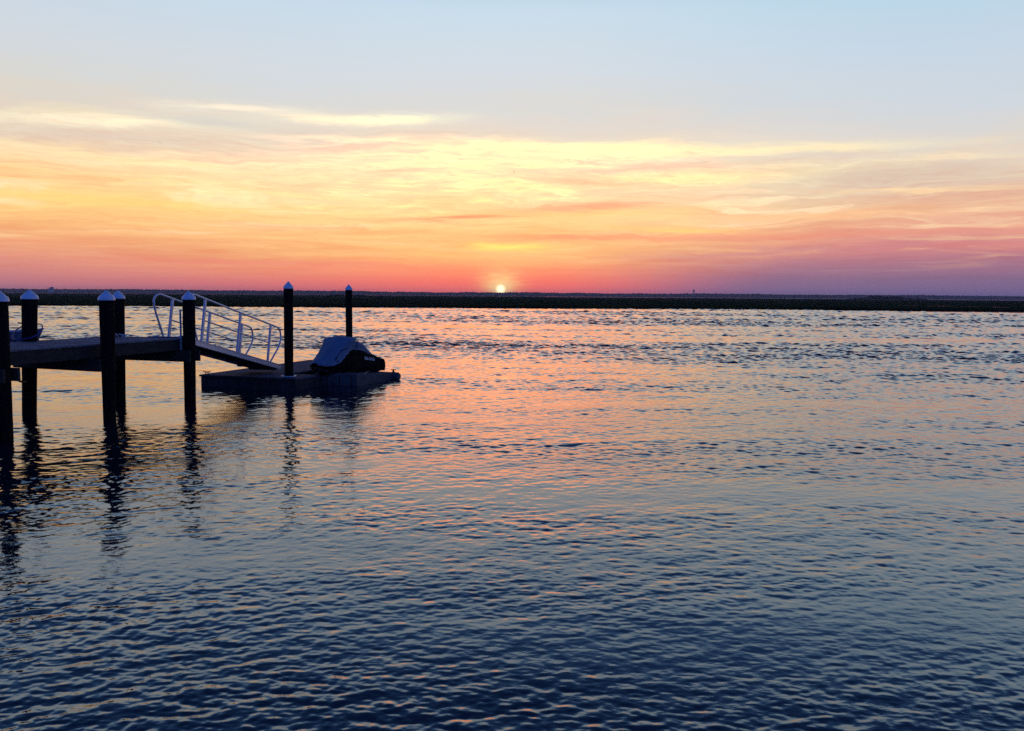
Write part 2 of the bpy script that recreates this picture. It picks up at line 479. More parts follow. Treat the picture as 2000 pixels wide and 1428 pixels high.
def water_material():
    m_ = bpy.data.materials.new("river_water"); m_.use_nodes = True
    t = m_.node_tree; n = t.nodes; l = t.links
    b = n["Principled BSDF"]
    b.inputs["Base Color"].default_value = (0.004, 0.011, 0.021, 1)
    b.inputs["Roughness"].default_value = 0.035
    b.inputs["IOR"].default_value = 1.85
    tc_ = n.new("ShaderNodeTexCoord")

    def nz(scale, st, det, rgh, rot=0.0, dist=0.0):
        mp = n.new("ShaderNodeMapping"); mp.inputs["Scale"].default_value = st; mp.inputs["Rotation"].default_value = (0, 0, rot)
        l.new(tc_.outputs["Object"], mp.inputs[0])
        x = n.new("ShaderNodeTexNoise"); x.inputs["Scale"].default_value = scale; x.inputs["Detail"].default_value = det
        x.inputs["Roughness"].default_value = rgh; x.inputs["Distortion"].default_value = dist
        l.new(mp.outputs[0], x.inputs["Vector"]); return x.outputs[0]

    def mt(op, a, b_=None, c_=None):
        x = n.new("ShaderNodeMath"); x.operation = op
        for i, v in enumerate((a, b_, c_)):
            if v is None: continue
            if isinstance(v, bpy.types.NodeSocket): l.new(v, x.inputs[i])
            else: x.inputs[i].default_value = v
        return x.outputs[0]

    def mr(v, a, b_, lo, hi):
        x = n.new("ShaderNodeMapRange"); x.interpolation_type = 'SMOOTHSTEP'
        l.new(v, x.inputs[0])
        for i, q in enumerate((a, b_, lo, hi)): x.inputs[i + 1].default_value = q
        return x.outputs[0]

    # gust patches and current lanes: where the wind ruffles the river and where it lies slick
    gust = mr(nz(0.10, (0.35, 1.5, 1), 4, 0.6, 0.25, 0.4), 0.36, 0.66, 0.45, 1.45)
    lanes = mr(nz(0.020, (0.25, 2.2, 1), 3, 0.6, 0.06, 0.3), 0.36, 0.62, 0.55, 1.5)
    # wind line: beyond it the river is ruffled all over, this side of it lies smoother
    sp_ = n.new("ShaderNodeSeparateXYZ"); l.new(tc_.outputs["Object"], sp_.inputs[0])
    edge = mt('ADD', sp_.outputs[1], mt('MULTIPLY', mt('SUBTRACT', nz(0.09, (1.0, 1.6, 1), 4, 0.6, 0.0, 0.5), 0.5), 12.0))
    edge = mt('ADD', edge, mt('MULTIPLY', mt('MAXIMUM', mt('SUBTRACT', sp_.outputs[0], 1.0), 0.0), 0.75))
    line = mr(edge, 38.0, 43.0, 0.62, 1.0)
    patch = mt('MULTIPLY', mt('MULTIPLY', gust, lanes), line)
    small = nz(9.0, (0.6, 1.0, 1), 3, 0.58, 0.2, 0.3)
    tiny = nz(30.0, (0.6, 1.0, 1), 3, 0.6, -0.25)
    h1 = mt('MULTIPLY_ADD', tiny, 0.30, small)
    bp1 = n.new("ShaderNodeBump"); bp1.inputs["Distance"].default_value = 0.016
    l.new(mt('MULTIPLY', h1, 1.0), bp1.inputs["Height"]); l.new(mt('MULTIPLY', patch, mr(sp_.outputs[1], 8.0, 40.0, 0.50, 0.20)), bp1.inputs["Strength"])
    l.new(bp1.outputs[0], b.inputs["Normal"])
    return m_


M_water = water_material()

# ------------------------------------------------------------------ water
def wind_line(X, Y):
    """1 on the ruffled water beyond the wind line, 0 on the smoother water this side of it"""
    e = Y + 2.6 * np.sin(X * 0.16 + 1.2) + 1.6 * np.sin(X * 0.41 + 0.3 * Y) + 1.0 * np.sin(X * 1.07 + 2.0 + 0.5 * Y) + 0.7 * np.sin(2.3 * X - 0.4 * Y)
    e = e + np.maximum(X - 1.0, 0) * 0.75
    return np.clip((e - 36.5) / 9.0, 0, 1)


def waves(X, Y, spacing):
    """sum of short-crested waves; where the mesh is too coarse for the short ones the longer ones
    take over their share of the slope, so the roughness of the surface stays the same"""
    X = X.astype(np.float32); Y = Y.astype(np.float32)
    r_ = np.random.default_rng(5)
    gust = np.ones_like(X)
    for (k, a, p, q) in ((0.21, 0.4, 1.0, 0.26), (0.47, 2.0, -0.4, 0.26), (0.96, 1.1, 0.7, 0.26), (1.9, 1.8, 0.2, 0.2)):
        gust += q * np.sin(k * (X * cos(a) * 0.45 + Y * sin(a) * 1.4) + p * 3 + 0.7 * np.sin(k * 1.7 * X * 0.4 + p))
    gust = np.clip(gust, 0.3, 1.8)
    lanes = 1 + 0.35 * np.sin(Y * 0.10 + 0.013 * X + 0.8) * np.sin(Y * 0.037 + 1.9) + 0.22 * np.sin(Y * 0.31 + 0.02 * X)
    rough = (0.69 - 0.04 * np.clip((10 - Y) / 4, 0, 1) + 0.72 * wind_line(X, Y)) * np.where(Y > 30, np.clip(lanes, 0.55, 1.4), 1.0) * (1 + 0.28 * np.clip((X - 5) / 14, 0, 1) * np.clip((Y - 9) / 8, 0, 1))
    lam = np.concatenate([np.geomspace(0.06, 2.3, 96), np.geomspace(0.20, 2.4, 70)])
    nA = 96
    comp = []
    tot = 0.0
    varc = np.zeros(X.shape[0])
    sprow = spacing.max(axis=1)
    for i, L_ in enumerate(lam):
        k = 2 * pi / L_ * (1 + 0.06 * r_.standard_normal())
        th = radians(97) + radians(33 if r_.random() < 0.65 else 65) * r_.standard_normal()   # mostly running along the view
        ph = r_.uniform(0, 2 * pi)
        slope = 0.0235 * (1.0 if L_ < 0.18 else max((0.18 / L_) ** 1.3, 0.11))
        fade = np.clip((L_ / sprow - 2.6) / 2.4, 0, 1)
        if i < nA:
            tot += slope ** 2
            varc += (slope * fade) ** 2
        comp.append((k, th, ph, slope, fade))
    lost = np.maximum(tot - varc, 0)
    comp[nA:] = [(c[0], c[1], c[2], (0.5 / lam[nA + j]) ** 0.8, c[4]) for j, c in enumerate(comp[nA:])]
    fb_ = sum((c[3] * c[4]) ** 2 for c in comp[nA:])
    gainB = np.sqrt(lost / np.maximum(fb_, 0.6)) * np.clip(fb_ / 0.6, 0, 1)
    Z = np.zeros_like(X)
    for i, (k, th, ph, slope, fade) in enumerate(comp):
        amp_ = (slope * fade if i < nA else gainB * slope * fade) / k
        live = np.nonzero(amp_ * k > 2e-4)[0]
        if len(live) == 0: continue
        a_, b_ = live[0], live[-1] + 1
        x, y = X[a_:b_], Y[a_:b_]
        arg = k * (x * cos(th) + y * sin(th)) + ph + 1.1 * np.sin(0.27 * k * (x * cos(th + 1.3) + y * sin(th + 1.3)) + ph * 2)
        w_ = amp_[a_:b_, None].astype(np.float32) * rough[a_:b_]
        if lam[i] < 1.0 or i >= nA: w_ = w_ * gust[a_:b_]
        Z[a_:b_] += w_ * (np.sin(arg) + 0.25 * np.cos(2 * arg))
    return Z


def make_water():
    inner = np.radians(np.arange(-39, 39.001, 0.078))
    outer = np.radians(np.geomspace(0.3, 43, 34)) + radians(39)
    ang_ = np.concatenate([-outer[::-1], inner, outer])
    r = [3.0]
    while r[-1] < 9000:
        q = r[-1]
        r.append(q * (1.0018 if q < 100 else 1.0024 if q < 195 else 1.01 if q < 420 else 1.04))
    r = np.array(r)
    R_, A_ = np.meshgrid(r, ang_, indexing='ij')
    ox, oy = 0.0, -1.2
    X = ox + R_ * np.sin(A_); Y = oy + R_ * np.cos(A_)
    sp = np.broadcast_to((np.gradient(r))[:, None], X.shape)
    sp = np.maximum(sp, R_ * 0.00136)
    Z = waves(X, Y, sp)
    Z *= np.clip((420 - R_) / 150, 0, 1)
    co_ = np.stack([X, Y, Z], -1).reshape(-1, 3)
    f = grid_faces(len(r), len(ang_))[:, ::-1]
    o = np_mesh("water", co_, f, M_water)
    tag(o, kind="structure")
    return o


make_water()

# ------------------------------------------------------------------ marsh
def fbm(x, y, seed, octs=4):
    r_ = np.random.default_rng(seed); z = np.zeros_like(x); a = 1.0; f = 1.0
    for o_ in range(octs):
        for k in range(4):
            th = r_.uniform(0, pi); ph = r_.uniform(0, 6.28)
            z += a * np.sin(f * (x * cos(th) + y * sin(th)) + ph + 1.1 * np.sin(.6 * f * (x * sin(th) - y * cos(th)) + ph))
        a *= 0.5; f *= 2.1
    return z / 5.0


def shore_y(x): return 178.8 + 0.072 * x + 1.1 * np.sin(x * 0.041) + 0.7 * np.sin(x * 0.11 + 1) + 0.35 * np.sin(x * 0.37)


def make_marsh():
    t = np.concatenate([np.arange(0, 14, 0.35), np.geomspace(14, 2100, 330)])   # distance behind the shore line
    a = np.radians(np.arange(-56, 56, 0.14))
    T, A_ = np.meshgrid(t, a, indexing='ij')
    xs = 180 * np.tan(A_)
    Y = shore_y(xs) + T; X = xs * Y / shore_y(xs)
    n_ = fbm(X * 0.05, Y * 0.02, 3)
    H = 0.40 - 0.08 * np.clip((X - 40) / 40, 0, 1) + 0.035 * n_ + 0.03 * fbm(X * 0.8, Y * 0.5, 9, 3)
    # bank profile at the water
    H = np.where(T < 0.4, -0.6 + T * 2.4, H)
    # creeks: gaps of open water
    def creek(yc_, w, x0, x1, amp_):
        yc = yc_ + 0.075 * X + amp_ * np.sin(X * 0.03 + yc_)
        ww = w * np.clip((X - x0) / 14, 0, 1) * np.clip((x1 - X) / 14, 0, 1)
        return np.abs(Y - yc) < ww / 2
    cut = creek(285, 104, 94, 120, 3.0) | creek(283, 110, 136, 172, 3.0) | creek(290, 84, 192, 210, 3.0) | creek(292, 76, 62, 78, 2.0)
    H = np.where(cut, -0.4, H)
    # far edge of the marsh; it lies nearer on the right
    fe = 1600 + 160 * np.sin(X * 0.004) - 0.25 * X
    fe = np.where(X > 60 * Y / 1600, fe, 2400)
    H = np.where(Y > fe, -0.5, H)
    co_ = np.stack([X, Y, H], -1).reshape(-1, 3)
    o = np_mesh("marsh", co_, grid_faces(len(t), len(a))[:, ::-1], M_marsh, False)
    tag(o, kind="structure")
    # mud bank along the water's edge
    x = np.arange(-260, 300, 0.8); y = shore_y(x)
    P = np.stack([np.stack([x, y - 0.9, x * 0 - 0.3], -1), np.stack([x, y - 0.45 + .1 * np.sin(x * 1.7), x * 0 + 0.10], -1),
                  np.stack([x, y + 0.5, x * 0 + 0.28], -1)], 0).reshape(-1, 3)
    b = np_mesh("mud_bank", P, grid_faces(3, len(x))[:, ::-1], M_mud, False)
    tag(b, kind="structure")
    # grass blades: dense fringe, then tussocks further back
    nb = 90000
    r1 = rng.random(nb)
    bx = rng.uniform(-170, 215, nb); depth = 0.1 + 38 * r1 ** 2.0
    by = shore_y(bx) + depth
    bx = bx * (1 + depth / 200.0)
    hh = rng.uniform(0.08, 0.28, nb) * (0.8 + 0.25 * np.sin(bx * 0.21) * np.sin(bx * .047)); ww = rng.uniform(0.03, 0.09, nb)
    th = rng.uniform(0, pi, nb); lx = rng.normal(0, .10, nb); ly = rng.normal(0, .10, nb)
    z0 = 0.22
    v = np.stack([np.stack([bx - ww * np.cos(th), by - ww * np.sin(th), bx * 0 + z0], -1),
                  np.stack([bx + ww * np.cos(th), by + ww * np.sin(th), bx * 0 + z0], -1),
                  np.stack([bx + lx, by + ly, z0 + 0.1 + hh], -1)], 1).reshape(-1, 3)
    f = np.arange(nb * 3).reshape(-1, 3)
    g_ = np_mesh("marsh_grass", v, f, M_marsh, False)
    tag(g_, "dark green marsh grass along the far bank of the river", "marsh grass", kind="stuff")


make_marsh()


# ------------------------------------------------------------------ far woods
def ico():
    t = (1 + sqrt(5)) / 2
    v = np.array([(-1, t, 0), (1, t, 0), (-1, -t, 0), (1, -t, 0), (0, -1, t), (0, 1, t), (0, -1, -t), (0, 1, -t), (t, 0, -1), (t, 0, 1), (-t, 0, -1), (-t, 0, 1)], float)
    v /= np.linalg.norm(v[0])
    f = np.array([(0, 11, 5), (0, 5, 1), (0, 1, 7), (0, 7, 10), (0, 10, 11), (1, 5, 9), (5, 11, 4), (11, 10, 2), (10, 7, 6), (7, 1, 8), (3, 9, 4), (3, 4, 2), (3, 2, 6), (3, 6, 8), (3, 8, 9), (4, 9, 5), (2, 4, 11), (6, 2, 10), (8, 6, 7), (9, 8, 1)])
    return v, f


def blobs(name, P, Rr, mt_):
    """P centres (n,3), Rr radii (n,3)"""
    v, f = ico(); n = len(P)
    jit = 1 + 0.22 * rng.standard_normal((n, 12, 1))
    V = (v[None] * jit * Rr[:, None, :] + P[:, None, :]).reshape(-1, 3)
    F_ = (f[None] + 12 * np.arange(n)[:, None, None]).reshape(-1, 3)
    return np_mesh(name, V, F_, mt_, False)


n = 24000
x = rng.uniform(-3500, 3500, n)
y = 4250 + rng.uniform(0, 400, n) + 0.02 * x
hgt = 7.0 + 1.0 * ( 1.1 * np.sin(x * 0.0061 + 1) + 0.9 * np.sin(x * 0.021) + 0.8 * np.sin(x * 0.055 + 2) + rng.normal(0, 0.75, n) + 2.2 * (rng.random(n) > 0.992) + 9.6)
hgt = hgt + np.where(x < -800, 1.4, 0)
P = np.stack([x, y, hgt * 0.55], -1)
Rr = np.stack([rng.uniform(4, 9, n), rng.uniform(4, 9, n), hgt * 0.5], -1)
tag(blobs("far_woods", P, Rr, M_tree), "low hazy line of woods on the far shore across the whole horizon", "woods", kind="stuff")

# land the far woods stand on
ml = MB(); ml.prism([(-4800, 4150), (4800, 4230), (4800, 6200), (-4800, 6200)], -0.5, 0.6)
tag(ml.build("far_shore", M_mud), kind="structure")


def clump(name, x0, x1, yd, hmax, nn, label, low):
    xs = rng.uniform(x0, x1, nn); u_ = (xs - x0) / (x1 - x0)
    env = (np.sin(pi * np.clip(u_, 0.02, 0.98)) ** 0.7) * (0.55 + 0.45 * np.exp(-((u_ - 0.42) / 0.22) ** 2)) * (0.85 + 0.15 * np.sin(u_ * 23))
    hh = np.maximum(hmax * env * rng.uniform(0.75, 1.0, nn), 0.8)
    ys = yd + rng.uniform(-18, 18, nn)
    rr = hh * rng.uniform(0.28, 0.5, nn) + 0.5
    P = np.stack([xs, ys, 0.3 + hh * rng.uniform(0.45, 0.62, nn)], -1); R3 = np.stack([rr, rr, hh * 0.45], -1)
    tag(blobs(name, P, R3, M_tree), label, "tree clump", kind="stuff")


clump("wooded_islet", 560, 690, 1380, 8.2, 240, "dark clump of trees rising from the marsh on the right in front of the far woods", 0)
clump("marsh_thicket", -262, -150, 1050, 3.1, 160, "low thicket of bushes on the marsh behind the thinner freestanding piling", 0)

# ------------------------------------------------------------------ water tower and far building
TX, TY = (1352 - 1000) / 1611 * 4240, 4235
wt = empty("water_tower", (TX, TY, 0.6))
tag(wt, "tiny water tower poking above the far woods right of the sun", "water tower")
q = MB(); q.lathe([(0.3, 18.5), (2.4, 19.2), (3.6, 20.8), (3.8, 22.0), (3.3, 23.4), (1.8, 24.4), (0.2, 24.8)], TX, TY, 16); q.build("tank", M_steel, wt)
q = MB(); q.tube([(TX, TY, 0.5), (TX, TY, 18.8)], 0.8, 10); q.build("stem", M_steel, wt)
for k in range(4):
    w = pi / 4 + k * pi / 2
    q = MB(); q.tube([(TX + 4.2 * cos(w), TY + 4.2 * sin(w), 0.5), (TX + 3.2 * cos(w), TY + 3.2 * sin(w), 20.2)], 0.3, 6); q.build("leg", M_steel, wt)
wt.scale = (1.62, 1.62, 1.62)
BX, BY = (106 - 1000) / 1611 * 4190, 4180
fb = empty("far_building", (BX, BY, 0.6))
tag(fb, "tiny pale blocky building above the far woods at the left", "building")
q = MB(); q.obox((BX, BY, 9), (1, 0, 0), (0, 1, 0), (0, 0, 1), 4.2, 5, 8.5, 0.05); q.obox((BX - 7.2, BY, 7.2), (1, 0, 0), (0, 1, 0), (0, 0, 1), 2.9, 4, 6.7, 0.05)
q.build("wall", M_build, fb)
q = MB(); q.obox((BX, BY, 17.9), (1, 0, 0), (0, 1, 0), (0, 0, 1), 2.2, 3, 0.9, 0.05); q.build("roof_house", M_build, fb)
for i in range(3):
    for j in range(3):
        q = MB(); q.obox((BX - 2.6 + 2.6 * i, BY - 5.03, 10.2 + 2.6 * j), (1, 0, 0), (0, 1, 0), (0, 0, 1), 0.75, 0.04, 0.7); q.build("window", M_glass, fb)

fb.scale = (1.62, 1.62, 1.62)

# ------------------------------------------------------------------ pilings
def piling_mesh(cx, cy, r0, r1, ztop, lean, seedv):
    """slightly irregular round timber"""
    r_ = random.Random(seedv); prof = []
    nz_ = 26
    for i in range(nz_ + 1):
        t = i / nz_; z = -2.4 + (ztop + 2.4) * t
        tw = max(0.0, min(1.0, z / ztop))
        prof.append(((r0 + (r1 - r0) * tw) * (1 + 0.012 * r_.uniform(-1, 1)), z))
    b = MB(); b.lathe(prof, cx, cy, 30, lean); return b


def cap_mesh(cx, cy, r, ztop, hgt_, lean):
    b = MB()
    zr = ztop - hgt_
    lx, ly = lean
    b.lathe([(r * 0.985, zr - 0.055), (r * 1.03, zr - 0.050), (r * 1.03, zr - 0.036), (r, zr - 0.030), (r, zr), (r * 0.93, zr + 0.022), (r * 0.06, ztop - 0.006), (0.004, ztop)],
            cx, cy, 36, lean)
    return b


# name, waterline position, radius at water, at top, apex height, cap radius, lean
PP = dict(
    P1=((-9.50, 15.30), .138, .152, 2.84, .170, (-0.001, 0.0)),
    P2=((-11.06, 18.75), .150, .162, 2.86, .178, (0.044, 0.0)),
    P3=((-8.78, 17.85), .128, .155, 2.853, .170, (0.008, 0.0)),
    P4=((-10.13, 21.19), .128, .150, 2.866, .163, (0.012, 0.0)),
    P5=((-8.10, 20.62), .138, .152, 2.858, .165, (0.012, 0.0)),
)
u = Vector((0.283, 0.959, 0)).normalized(); v = Vector((-u.y, u.x, 0)); zz = Vector((0, 0, 1))
E0 = Vector((-8.24, 20.70, 0))          # near corner of the deck end
WID = 2.2
DZ = 1.685
pier = empty("pier", (E0.x, E0.y, 0), atan2(u.y, u.x))
tag(pier, "weathered wooden pier on round pilings with white conical caps", "pier")


def add_piling(par, key, d, sub_shaft=False):
    (cx, cy), r0, r1, zt, rc, ln = d
    ch = 0.165
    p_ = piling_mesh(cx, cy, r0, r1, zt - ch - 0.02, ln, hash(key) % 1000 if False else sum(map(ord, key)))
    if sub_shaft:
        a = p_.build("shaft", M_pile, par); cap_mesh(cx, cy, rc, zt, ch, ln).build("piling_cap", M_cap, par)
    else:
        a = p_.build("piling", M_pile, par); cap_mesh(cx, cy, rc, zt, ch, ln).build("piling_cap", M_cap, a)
    return a


for k_ in ("P1", "P2", "P3", "P4", "P5"):
    add_piling(pier, k_, PP[k_])
# two more pilings carry the deck beyond the left edge of the view
e1_ = E0 - u * 5.9 + v * (WID + 0.2)
add_piling(pier, "PA", ((e1_.x, e1_.y), .14, .152, 2.86, .168, (0, 0)))
e2_ = E0 - u * 9.0 + v * (WID + 0.2)
add_piling(pier, "PB", ((e2_.x, e2_.y), .14, .152, 2.86, .168, (0, 0)))
e3_ = E0 - u * 9.0 - v * 0.2
add_piling(pier, "PC", ((e3_.x, e3_.y), .14, .152, 2.86, .168, (0, 0)))

LEN = 9.6
bd = MB(); r_ = random.Random(3)
d = 0.0
while d < LEN:
    wv_ = 0.140
    c = E0 - u * (d + wv_ / 2) + v * (WID / 2 + r_.uniform(-.006, .006)); c.z = DZ - 0.019 + r_.uniform(-.002, .002)
    bd.obox(c, u, v, zz, wv_ / 2 - 0.003, WID / 2 + 0.02, 0.019, 0.004)
    d += wv_ + 0.002
bd.build("deck_boards", M_deck, pier)
for off in (0.03, WID - 0.03):
    q = MB(); c = E0 - u * (LEN / 2) + v * off; c.z = DZ - 0.045 - 0.13
    q.obox(c, u, v, zz, LEN / 2 - 0.01, 0.02, 0.128, 0.004)
    q.build("rim_joist", M_beam, pier)
q = MB()
for i in range(1, 4):
    c = E0 - u * (LEN / 2) + v * (WID * i / 4); c.z = DZ - 0.175
    q.obox(c, u, v, zz, LEN / 2 - 0.05, 0.02, 0.126, 0.003)
q.build("inner_joists", M_beam, pier)
q = MB(); c = E0 - u * 0.03 + v * (WID / 2); c.z = DZ - 0.175; q.obox(c, u, v, zz, 0.02, WID / 2 - 0.06, 0.124, 0.004); q.build("end_joist", M_beam, pier)


def cross(pa, pb, over_a, over_b, z0=1.10, z1=1.378):
    a = Vector((*pa, 0)); b_ = Vector((*pb, 0)); d_ = (b_ - a).normalized(); n_ = Vector((-d_.y, d_.x, 0))
    q = MB()
    L_ = (b_ - a).length
    for s_ in (-1, 1):
        c = a + d_ * ((L_ + over_b - over_a) / 2) + n_ * (0.185 * s_); c.z = (z0 + z1) / 2
        q.obox(c, d_, n_, zz, (L_ + over_a + over_b) / 2, 0.035, (z1 - z0) / 2, 0.005)
    for p_ in (a, b_):      # bolt heads
        for s_ in (-1, 1):
            for hz in (-0.07, 0.07):
                c = p_ + n_ * (0.222 * s_); c.z = (z0 + z1) / 2 + hz
                q.tube([c, c + n_ * (0.02 * s_)], 0.018, 8)
    q.build("cross_beam", M_beam, pier)


cross(PP["P3"][0], PP["P2"][0], 0.0, 0.18)
cross(PP["P5"][0], PP["P4"][0], 0.18, 0.1)
cross(PP["P1"][0], (e1_.x, e1_.y), 0.20, 0.1, 1.13)
# diagonal tie from the cross beam at the near piling back to the next bent
a = Vector((-9.35, 15.45, 1.16)); b_ = Vector((-11.02, 18.62, 0.77))
q = MB(); q.tube([a, a.lerp(b_, .5) - zz * 0.02, b_], 0.022, 8); q.build("tie_rod", M_black, pier)

# aluminium bar bolted to the rim joist beside the gangway
bp_ = E0 - u * 0.16 - v * 0.03
hb = empty("hinge_post", (bp_.x, bp_.y, DZ)); tag(hb, "short flat aluminium post bolted to the pier edge left of the piling at the gangway", "post")
q = MB(); q.obox((bp_.x, bp_.y, DZ + 0.20), u, v, zz, 0.030, 0.010, 0.50, 0.004); q.build("bar", M_alu, hb)
q = MB(); q.prism([(bp_.x + u.x * s1 - v.x * s2, bp_.y + u.y * s1 - v.y * s2) for s1, s2 in ((-.09, -.01), (.09, -.01), (.05, .03), (-.05, .03))], DZ + 0.003, DZ + 0.06, 0.006); q.build("foot_plate", M_alu, hb)

# cleat with a heap of rope on the pier end
cl = E0 - u * 0.55 + v * 1.35
ct = empty("dock_cleat", (cl.x, cl.y, DZ), atan2(u.y, u.x)); tag(ct, "small cleat on the pier boards between the rear piling and the gangway", "cleat")
def cleat(par, x, y, z, ax, s=1.0, m_=M_alu):
    ax = Vector(ax).normalized(); q = MB(); o = Vector((x, y, z))
    q.tube([o + zz * 0.0 - ax * 0.04 * s, o + zz * 0.055 * s - ax * 0.035 * s], 0.013 * s, 8)
    q.build("stand", m_, par); q = MB()
    q.tube([o + zz * 0.0 + ax * 0.04 * s, o + zz * 0.055 * s + ax * 0.035 * s], 0.013 * s, 8)
    q.build("stand", m_, par)
    q = MB(); q.tube([o - ax * 0.13 * s + zz * 0.085 * s, o - ax * 0.09 * s + zz * 0.068 * s, o + zz * 0.06 * s, o + ax * 0.09 * s + zz * 0.068 * s, o + ax * 0.13 * s + zz * 0.085 * s],
                     [0.008 * s, 0.014 * s, 0.017 * s, 0.014 * s, 0.008 * s], 8)
    q.build("horn", m_, par)
cleat(ct, cl.x, cl.y, DZ, v, 1.1)
rp = MB(); pts = []
for i in range(70):
    w = i * 0.42; rr = 0.10 + 0.02 * sin(i * 0.9)
    pts.append((cl.x + 0.32 * v.x + rr * cos(w), cl.y + 0.32 * v.y + rr * sin(w), DZ + 0.012 + 0.0012 * i))
rp.tube(pts, 0.011, 6)
ro = rp.build("rope", M_rope); tag(ro, "small heap of pale rope coiled on the pier boards beside the cleat", "rope")

# hose hung round the left rear piling
(hx, hy) = PP["P2"][0]; hx += 0.08
hs = MB(); pts = []
for i in range(49):
    w = 2 * pi * i / 48
    # ring round the timber, low on the camera side
    pts.append((hx - 0.03 + 0.31 * cos(w), hy - 0.02 + 0.26 * sin(w), 1.905 + 0.175 * sin(w) + 0.03 * cos(w) + 0.015 * sin(3 * w)))
hs.tube(pts, 0.014, 8, caps=False)
hs.tube([(hx - 0.33, hy + 0.12, 2.10), (hx - 0.2, hy + 0.15, 2.085), (hx, hy + 0.17, 2.09)], 0.016, 8)
ho = hs.build("hose", M_hose); tag(ho, "blue hose looped around the left rear pier piling just above the deck", "hose")


# ------------------------------------------------------------------ freestanding pilings by the float
for key, d, lab in (("P6", ((-6.555, 24.12), .125, .138, 3.172, .145, (0.009, 0.0)), "tall freestanding piling with white cap rising through the near right corner of the float"),
                    ("P7", ((-6.17, 31.2), .122, .128, 3.18, .140, (0.0, 0.0)), "tall thin freestanding piling with white cap behind the covered jet ski")):
    (cx, cy) = d[0]
    e = empty("mooring_piling", (cx, cy, 0)); tag(e, lab, "piling", "freestanding pilings at the float")
    add_piling(e, key, d, True)

# ------------------------------------------------------------------ gangway
Gn = Vector((-8.25, 20.80, 1.71)); Ge = Vector((-7.30, 25.90, 0.575))
ga_ = (Ge - Gn); GL = ga_.length; ga_.normalize()
gh = Vector((ga_.x, ga_.y, 0)).normalized(); gs = Vector((-gh.y, gh.x, 0)); gp = gs.cross(ga_) * -1.0
if gp.z < 0: gp = -gp
GW = 0.95
gw = empty("gangway", (Gn.x, Gn.y, DZ), atan2(gh.y, gh.x))
tag(gw, "aluminium gangway with pipe handrails sloping from the pier down to the float", "gangway")


def gpt(a_, h_, s_=0.0): return Gn + ga_ * a_ + gp * h_ + gs * s_


for s_ in (0.0, GW):
    q = MB(); q.obox(gpt(GL / 2, -0.075, s_), ga_, gs, gp, GL / 2, 0.028, 0.075, 0.006)
    q.obox(gpt(GL / 2, -0.012, s_ - 0.018 if s_ == 0 else s_ + 0.018), ga_, gs, gp, GL / 2 - 0.02, 0.022, 0.010)
    q.build("side_beam", M_alu, gw)
q = MB()
k = 0.05
while k < GL - 0.05:
    q.obox(gpt(k, -0.06, GW / 2), ga_, gs, gp, 0.030, GW / 2 - 0.03, 0.012, 0.0); k += 0.066
for k in range(8):
    q.obox(gpt(0.3 + k * (GL - 0.6) / 7, -0.105, GW / 2), ga_, gs, gp, 0.03, GW / 2 - 0.03, 0.030, 0.0)
q.build("tread_deck", M_beam, gw)
PA_ = [0.141 * GL, 0.490 * GL, 0.838 * GL]
for s_ in (0.0, GW):
    so_ = s_
    for a_ in PA_:
        q = MB(); q.obox(gpt(a_, 0.56, so_), ga_, gs, gp, 0.041, 0.025, 0.56, 0.006); q.build("rail_post", M_alu, gw)
    hr = 1.13
    a0, a1 = PA_[0], PA_[2]
    path = [(a0 - .20, 0.0), (a0 - .32, .18), (a0 - .66, .62), (a0 - .77, .80), (a0 - .80, .93), (a0 - .74, 1.05), (a0 - .62, hr - .012), (a0 - .5, hr)]
    path += [(a0, hr), ((a0 + PA_[1]) / 2, hr), (PA_[1], hr), ((PA_[1] + a1) / 2, hr), (a1, hr)]
    path += [(a1 + .42, hr), (a1 + .55, hr - .015), (a1 + .66, 1.03), (a1 + .72, .92), (a1 + .74, .80), (a1 + .70, .66), (a1 + .58, .46), (a1 + .25, .08), (a1 + .18, 0.0)]
    q = MB(); q.tube([gpt(a_, h_, so_) for a_, h_ in path], 0.027, 10); q.build("handrail", M_alu, gw)
    q = MB(); q.tube([gpt(a0, 0.56, so_), gpt(a1, 0.56, so_)], 0.022, 8); q.build("mid_rail", M_alu, gw)
for a_ in (GL - 0.95, GL - 0.22):
    q = MB(); c1, c2_ = gpt(a_, -0.15, 0.03), gpt(a_, -0.15, GW - 0.03); q.tube([c1, c2_], 0.055, 14); q.build("roller", M_black, gw)
q = MB(); q.obox(gpt(-0.06, -0.03, GW / 2), ga_, gs, gp, 0.09, GW / 2 + .02, 0.006); q.build("hinge_plate", M_alu, gw)

# ------------------------------------------------------------------ float
uf = Vector((0.300, 0.954, 0)); nf = Vector((0.954, -0.300, 0))
FA = Vector((-9.42, 24.75, 0)); FB = FA + nf * 3.32
fl = empty("floating_dock", (FA.x, FA.y, 0.0), atan2(nf.y, nf.x))
tag(fl, "low grey floating dock under the foot of the gangway", "floating dock")
F1 = FB + uf * 1.10; F2 = F1 - nf * 1.00; F3 = F2 + uf * 5.1; F4 = FA + uf * 6.2
poly = [(p.x, p.y) for p in (FA, FB, F1, F2, F3, F4)]
def offs(p, d_in):
    return p
def rectq(o_, a0, a1, b0, b1): return [tuple((o_ + nf * a + uf * b)[:2]) for a, b in ((a0, b0), (a1, b0), (a1, b1), (a0, b1))]
